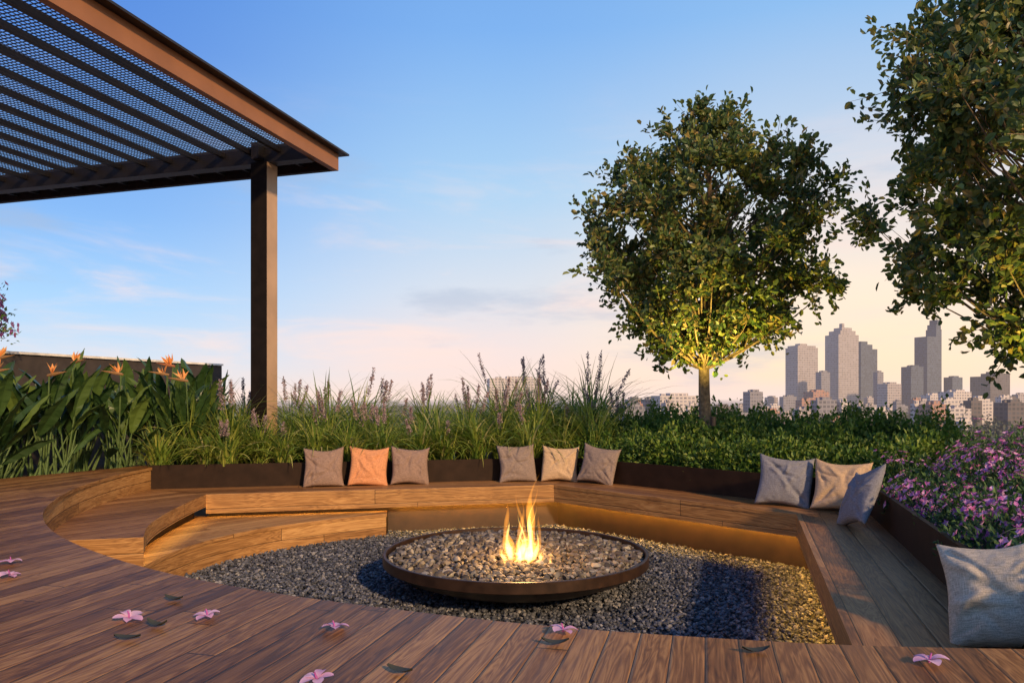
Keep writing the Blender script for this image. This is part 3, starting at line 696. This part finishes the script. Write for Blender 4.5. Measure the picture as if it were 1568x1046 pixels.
mb.obj('distant_trees',[island('distant_foliage',[(0,(.045,.06,.045)),(1,(.11,.12,.09))],.9)],False)
# haze over the city: thin uniform volume that absorbs and glows in horizon sky colour
hz=bpy.data.materials.new('haze_glow'); hz.use_nodes=True; nt=hz.node_tree; nt.nodes.clear()
ab=N(nt,'ShaderNodeVolumeAbsorption'); ab.inputs['Color'].default_value=(0,0,0,1); dens=.00013; ab.inputs['Density'].default_value=dens
em=N(nt,'ShaderNodeEmission'); c_=s2l(246,220,208); em.inputs[0].default_value=c_; em.inputs[1].default_value=dens*1.1
ad=N(nt,'ShaderNodeAddShader'); nt.links.new(ab.outputs[0],ad.inputs[0]); nt.links.new(em.outputs[0],ad.inputs[1])
oo=N(nt,'ShaderNodeOutputMaterial'); nt.links.new(ad.outputs[0],oo.inputs['Volume'])
mb=MB(); box(mb,(0,15200,45),(19000,0,0),(0,15000,0),(0,0,74)); mb.obj('emissive_haze',[hz],False)

# ---------------------------------------------------------------- lights
s=Vector((.46,-.78,.41)).normalized()
sun=light('sun','SUN',(10,-6,8),4.6,(1,.67,.36)); sun.data.angle=math.radians(3); sun.rotation_euler=(-s).to_track_quat('-Z','Y').to_euler()
def uplight(x,y,z,e,tgt,col=(1,.74,.16),ang=105):
    p=empty('garden_uplight',(x,y,z)); mb=MB(); tube(mb,[(x,y,z-.1),(x,y,z)],[.03,.035],12); mb.obj('housing',[M_dark],True,p)
    o=light('lamp','SPOT',(x,y,z+.02),e,col,.03,p,spot_size=math.radians(ang),spot_blend=.8)
    d=Vector(tgt)-Vector((x,y,z)); o.rotation_euler=d.to_track_quat('-Z','Y').to_euler()
uplight(2.2,8.0,.80,330,(2.4,8.6,2.5))
uplight(4.4,5.6,.75,240,(4.9,6.1,2.4))

# ---------------------------------------------------------------- sky
w=bpy.data.worlds.new('World'); scene.world=w; w.use_nodes=True; nt=w.node_tree; nt.nodes.clear()
tc=N(nt,'ShaderNodeTexCoord'); sp=N(nt,'ShaderNodeSeparateXYZ'); nt.links.new(tc.outputs['Generated'],sp.inputs[0])
z=math_(nt,'MAXIMUM',sp.outputs[2],0)
Lr=ramp(nt,z,[(0,s2l(215,226,236)),(.05,s2l(184,216,243)),(.12,s2l(152,202,245)),(.22,s2l(120,175,237)),(.4,s2l(84,137,218)),(1,s2l(45,85,170))])
Cr=ramp(nt,z,[(0,s2l(246,218,208)),(.05,s2l(238,217,215)),(.14,s2l(209,216,227)),(.27,s2l(164,203,235)),(.45,s2l(120,171,231)),(1,s2l(50,95,180))])
Rr=ramp(nt,z,[(0,s2l(255,224,180)),(.05,s2l(255,228,190)),(.14,s2l(250,229,206)),(.27,s2l(200,213,226)),(.45,s2l(138,184,232)),(1,s2l(60,110,190))])
def sstep(v,a,b):
    n=N(nt,'ShaderNodeMapRange',interpolation_type='SMOOTHSTEP'); nt.links.new(v,n.inputs[0]); n.inputs[1].default_value=a; n.inputs[2].default_value=b; return n.outputs[0]
c=mixc(nt,sstep(sp.outputs[0],-.5,-.02),Lr,Cr); c=mixc(nt,sstep(sp.outputs[0],-.05,.36),c,Rr)
mp=N(nt,'ShaderNodeMapping'); mp.inputs['Scale'].default_value=(2.2,2.2,11); mp.inputs['Location'].default_value=(.4,.1,.3); mp.inputs['Rotation'].default_value=(0,.12,0); nt.links.new(tc.outputs['Generated'],mp.inputs[0])
nz=N(nt,'ShaderNodeTexNoise'); nz.inputs['Scale'].default_value=1.3; nz.inputs['Detail'].default_value=8; nz.inputs['Roughness'].default_value=.6; nz.inputs['Distortion'].default_value=.4; nt.links.new(mp.outputs[0],nz.inputs['Vector'])
cl=math_(nt,'MULTIPLY',sstep(nz.outputs[0],.46,.72),sstep(z,.42,.12))
c=mixc(nt,math_(nt,'MULTIPLY',cl,.68),c,s2l(252,220,208))
nz2=N(nt,'ShaderNodeTexNoise'); nz2.inputs['Scale'].default_value=1.8; nz2.inputs['Detail'].default_value=8; nz2.inputs['Roughness'].default_value=.6
mp2=N(nt,'ShaderNodeMapping'); mp2.inputs['Scale'].default_value=(1.6,1.6,7); mp2.inputs['Location'].default_value=(3.4,2.1,5.3); nt.links.new(tc.outputs['Generated'],mp2.inputs[0]); nt.links.new(mp2.outputs[0],nz2.inputs['Vector'])
cl2=math_(nt,'MULTIPLY',sstep(nz2.outputs[0],.54,.70),sstep(z,.4,.2))
c=mixc(nt,math_(nt,'MULTIPLY',cl2,.5),c,s2l(160,178,205))
bg1=N(nt,'ShaderNodeBackground'); nt.links.new(c,bg1.inputs[0]); bg1.inputs[1].default_value=1.17
sky=N(nt,'ShaderNodeTexSky',sky_type='NISHITA',sun_disc=False,sun_elevation=math.asin(s.z),sun_rotation=math.atan2(s.x,s.y))
bg2=N(nt,'ShaderNodeBackground'); nt.links.new(sky.outputs[0],bg2.inputs[0]); bg2.inputs[1].default_value=.1
mx=N(nt,'ShaderNodeMixShader'); mx.inputs[0].default_value=.08; nt.links.new(bg1.outputs[0],mx.inputs[1]); nt.links.new(bg2.outputs[0],mx.inputs[2])
o=N(nt,'ShaderNodeOutputWorld'); nt.links.new(mx.outputs[0],o.inputs[0])

# ---------------------------------------------------------------- camera
cam=bpy.data.cameras.new('camera'); co=bpy.data.objects.new('camera',cam); COL.objects.link(co)
co.location=(0,0,1.0); co.rotation_euler=(math.pi/2,0,0); cam.lens=25.71; cam.sensor_width=36; cam.shift_y=87/1568; cam.clip_end=80000; cam.clip_start=.05
scene.camera=co
scene.view_settings.view_transform='Standard'; scene.view_settings.look='None'; scene.view_settings.exposure=0
